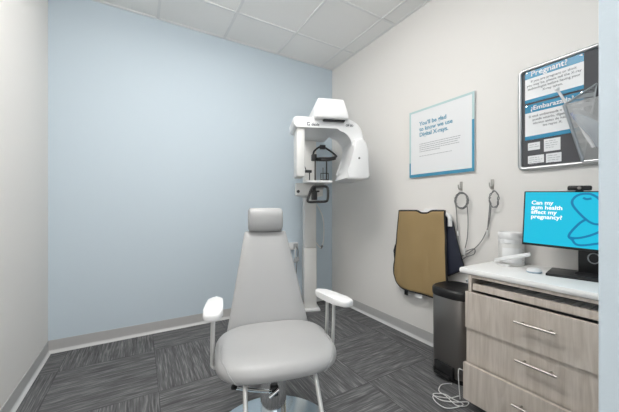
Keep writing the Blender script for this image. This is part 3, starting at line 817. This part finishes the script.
# monitor
dirv = Vector((-.210, .978, .038)).normalized()          # from right to left along the screen, away from the doorway
nrm = Vector((-.978, -.210, 0)); upv = nrm.cross(-dirv).normalized()
if upv.z < 0: upv = -upv
nrm = (-dirv).cross(upv).normalized()
cent = Vector((1.946, .532, 1.088))
mm4 = Matrix((-dirv, upv, nrm)).transposed().to_4x4(); mm4.translation = cent
mo = thing('computer_monitor', 'black computer monitor with bright cyan screen on the white countertop', 'monitor', (1.99, .54, CZ))
def put(o, mat4):
    o.data.transform(Matrix.Translation(-mo.location) @ mat4); return o
W2, Hh = .272, .152
hb = put(obj('housing', B(-W2, W2, -Hh, Hh, -.022, 0, bev=.004), M['black'], mo), mm4)
put(obj('rear_bulge', B(-.16, .16, -.10, .09, -.042, -.021, bev=.010), M['black'], mo), mm4)
sc = put(obj('screen', B(-W2+.007, W2-.007, -Hh+.013, Hh-.006, 0, .0012), M['screen'], mo, False), mm4)
def scr(px, py):
    a = (px-309.5)/FPX; b = -(py-207)/FPX
    d = Vector((math.sin(YAW)+a*math.cos(YAW), math.cos(YAW)-a*math.sin(YAW), b)); o0 = Vector((0, 0, CAM_H))
    t = (cent-o0).dot(nrm)/d.dot(nrm); p = o0+d*t-cent
    return Vector((p.dot(-dirv), p.dot(upv), .0018))
tx = text('screen_text', 'Can my\ngum health\naffect my\npregnancy?', .030, (0, 0, 0), (1, 0, 0), (0, 1, 0), M['screen_white'], sc, bold=.0007, line=.86, depth=.0003)
q = scr(531.5, 204.3)
tx.data.transform(Matrix.Translation(-mo.location) @ mm4 @ Matrix.Translation(q))
bm = bmesh.new()
def c5(*pp): return [scr(522+x/5.49, 185+y/5.49) for x, y in pp]
for path in (c5((440, 215), (415, 216), (385, 210), (350, 188), (310, 150), (280, 112), (277, 85), (300, 60), (335, 49), (375, 50), (410, 66), (440, 92)),
             c5((350, 190), (320, 207), (285, 240), (262, 268), (258, 286), (275, 300), (292, 322), (320, 331), (370, 328), (440, 318)),
             c5((262, 288), (300, 292), (350, 284), (400, 268), (440, 250)),
             c5((275, 298), (290, 292)),
             c5((336, 70), (355, 78), (380, 74))):
    P = spline(path, 6)
    for a, b in zip(P, P[1:]):
        t_ = (b-a); t_.z = 0; t_.normalize(); s_ = Vector((-t_.y, t_.x, 0))*.0052
        bm.faces.new([bm.verts.new(v) for v in (a-s_, b-s_+t_*.0012, b+s_+t_*.0012, a+s_)])
for v in list(bm.verts): v.co.x = min(v.co.x, W2-.009)
put(obj('screen_drawing', bm, M['screen_line'], sc, False), mm4)
# stand and foot
sb = mo.location
rotm = Matrix.Rotation(math.atan2(.210, .978), 4, 'Z')
def stand(name, bm, m, par):
    o = obj(name, bm, m, par); o.data.transform(Matrix.Translation(Vector((.005, -.012, 0))) @ rotm); return o
stb = stand('stand_foot', B(-.125, .085, -.13, .175, 0, .014, bev=.003), M['black'], mo)
stand('stand_neck', B(.02, .045, -.05, .06, .012, .30, bev=.004), M['black'], mo)
stand('foot_disc', Lt([(0, .014), (.07, .014), (.068, .017), (0, .017)], seg=32, c=(-.02, 0, 0)), M['black_soft'], stb)
stand('cable_ring', T([(.018, .022*math.cos(2*PI*k/24), .095+.026*math.sin(2*PI*k/24)) for k in range(24)], .003, seg=8, closed=True), M['grey_plastic'], mo)
wc = put(obj('webcam', B(-.088, .004, Hh+.003, Hh+.028, -.022, .014, bev=.007), M['black'], None), mm4)
wc.data.transform(Matrix.Translation(mo.location)); 
bmw = bmesh.new(); bmw.from_mesh(wc.data)
# webcam becomes its own thing clipped on the monitor
bmw.free()
wt = thing('webcam', 'small black webcam clipped on top edge of the monitor', 'webcam', cent+upv*(Hh+.003)+dirv*.042)
wc.name = 'webcam_body'; wc.data.transform(Matrix.Translation(-Vector(wt.location))); wc.parent = wt
ln = obj('lens', Lt([(.008, 0), (.008, .003), (.005, .004), (0, .004)], seg=16), M['dark_steel'], wt)
ln.data.transform(Matrix.Translation(-Vector(wt.location)) @ mm4 @ Matrix.Translation((-.042, Hh+.0155, .0135)))
fx = obj('mount', B(-.057, -.027, Hh-.004, Hh+.005, -.024, .004), M['black_soft'], wt, False)
fx.data.transform(Matrix.Translation(-Vector(wt.location)) @ mm4)

# ================================================================ CAMERA, LIGHT, VIEW
cam = bpy.data.cameras.new('camera'); co = bpy.data.objects.new('camera', cam); COL.objects.link(co)
co.location = (0, 0, CAM_H); co.rotation_euler = (PI/2, 0, -YAW)
cam.sensor_width = 36; cam.lens = FPX/619*36; cam.shift_y = (207-206)/619; cam.clip_start = .02
S.camera = co
w = bpy.data.worlds.new('world'); S.world = w; w.use_nodes = True
w.node_tree.nodes['Background'].inputs[0].default_value = (.97, .985, 1, 1); w.node_tree.nodes['Background'].inputs[1].default_value = 1.35
S.view_settings.view_transform = 'Standard'; S.view_settings.look = 'None'; S.view_settings.gamma = 1
S.view_settings.use_curve_mapping = False; S.view_settings.exposure = 0.0
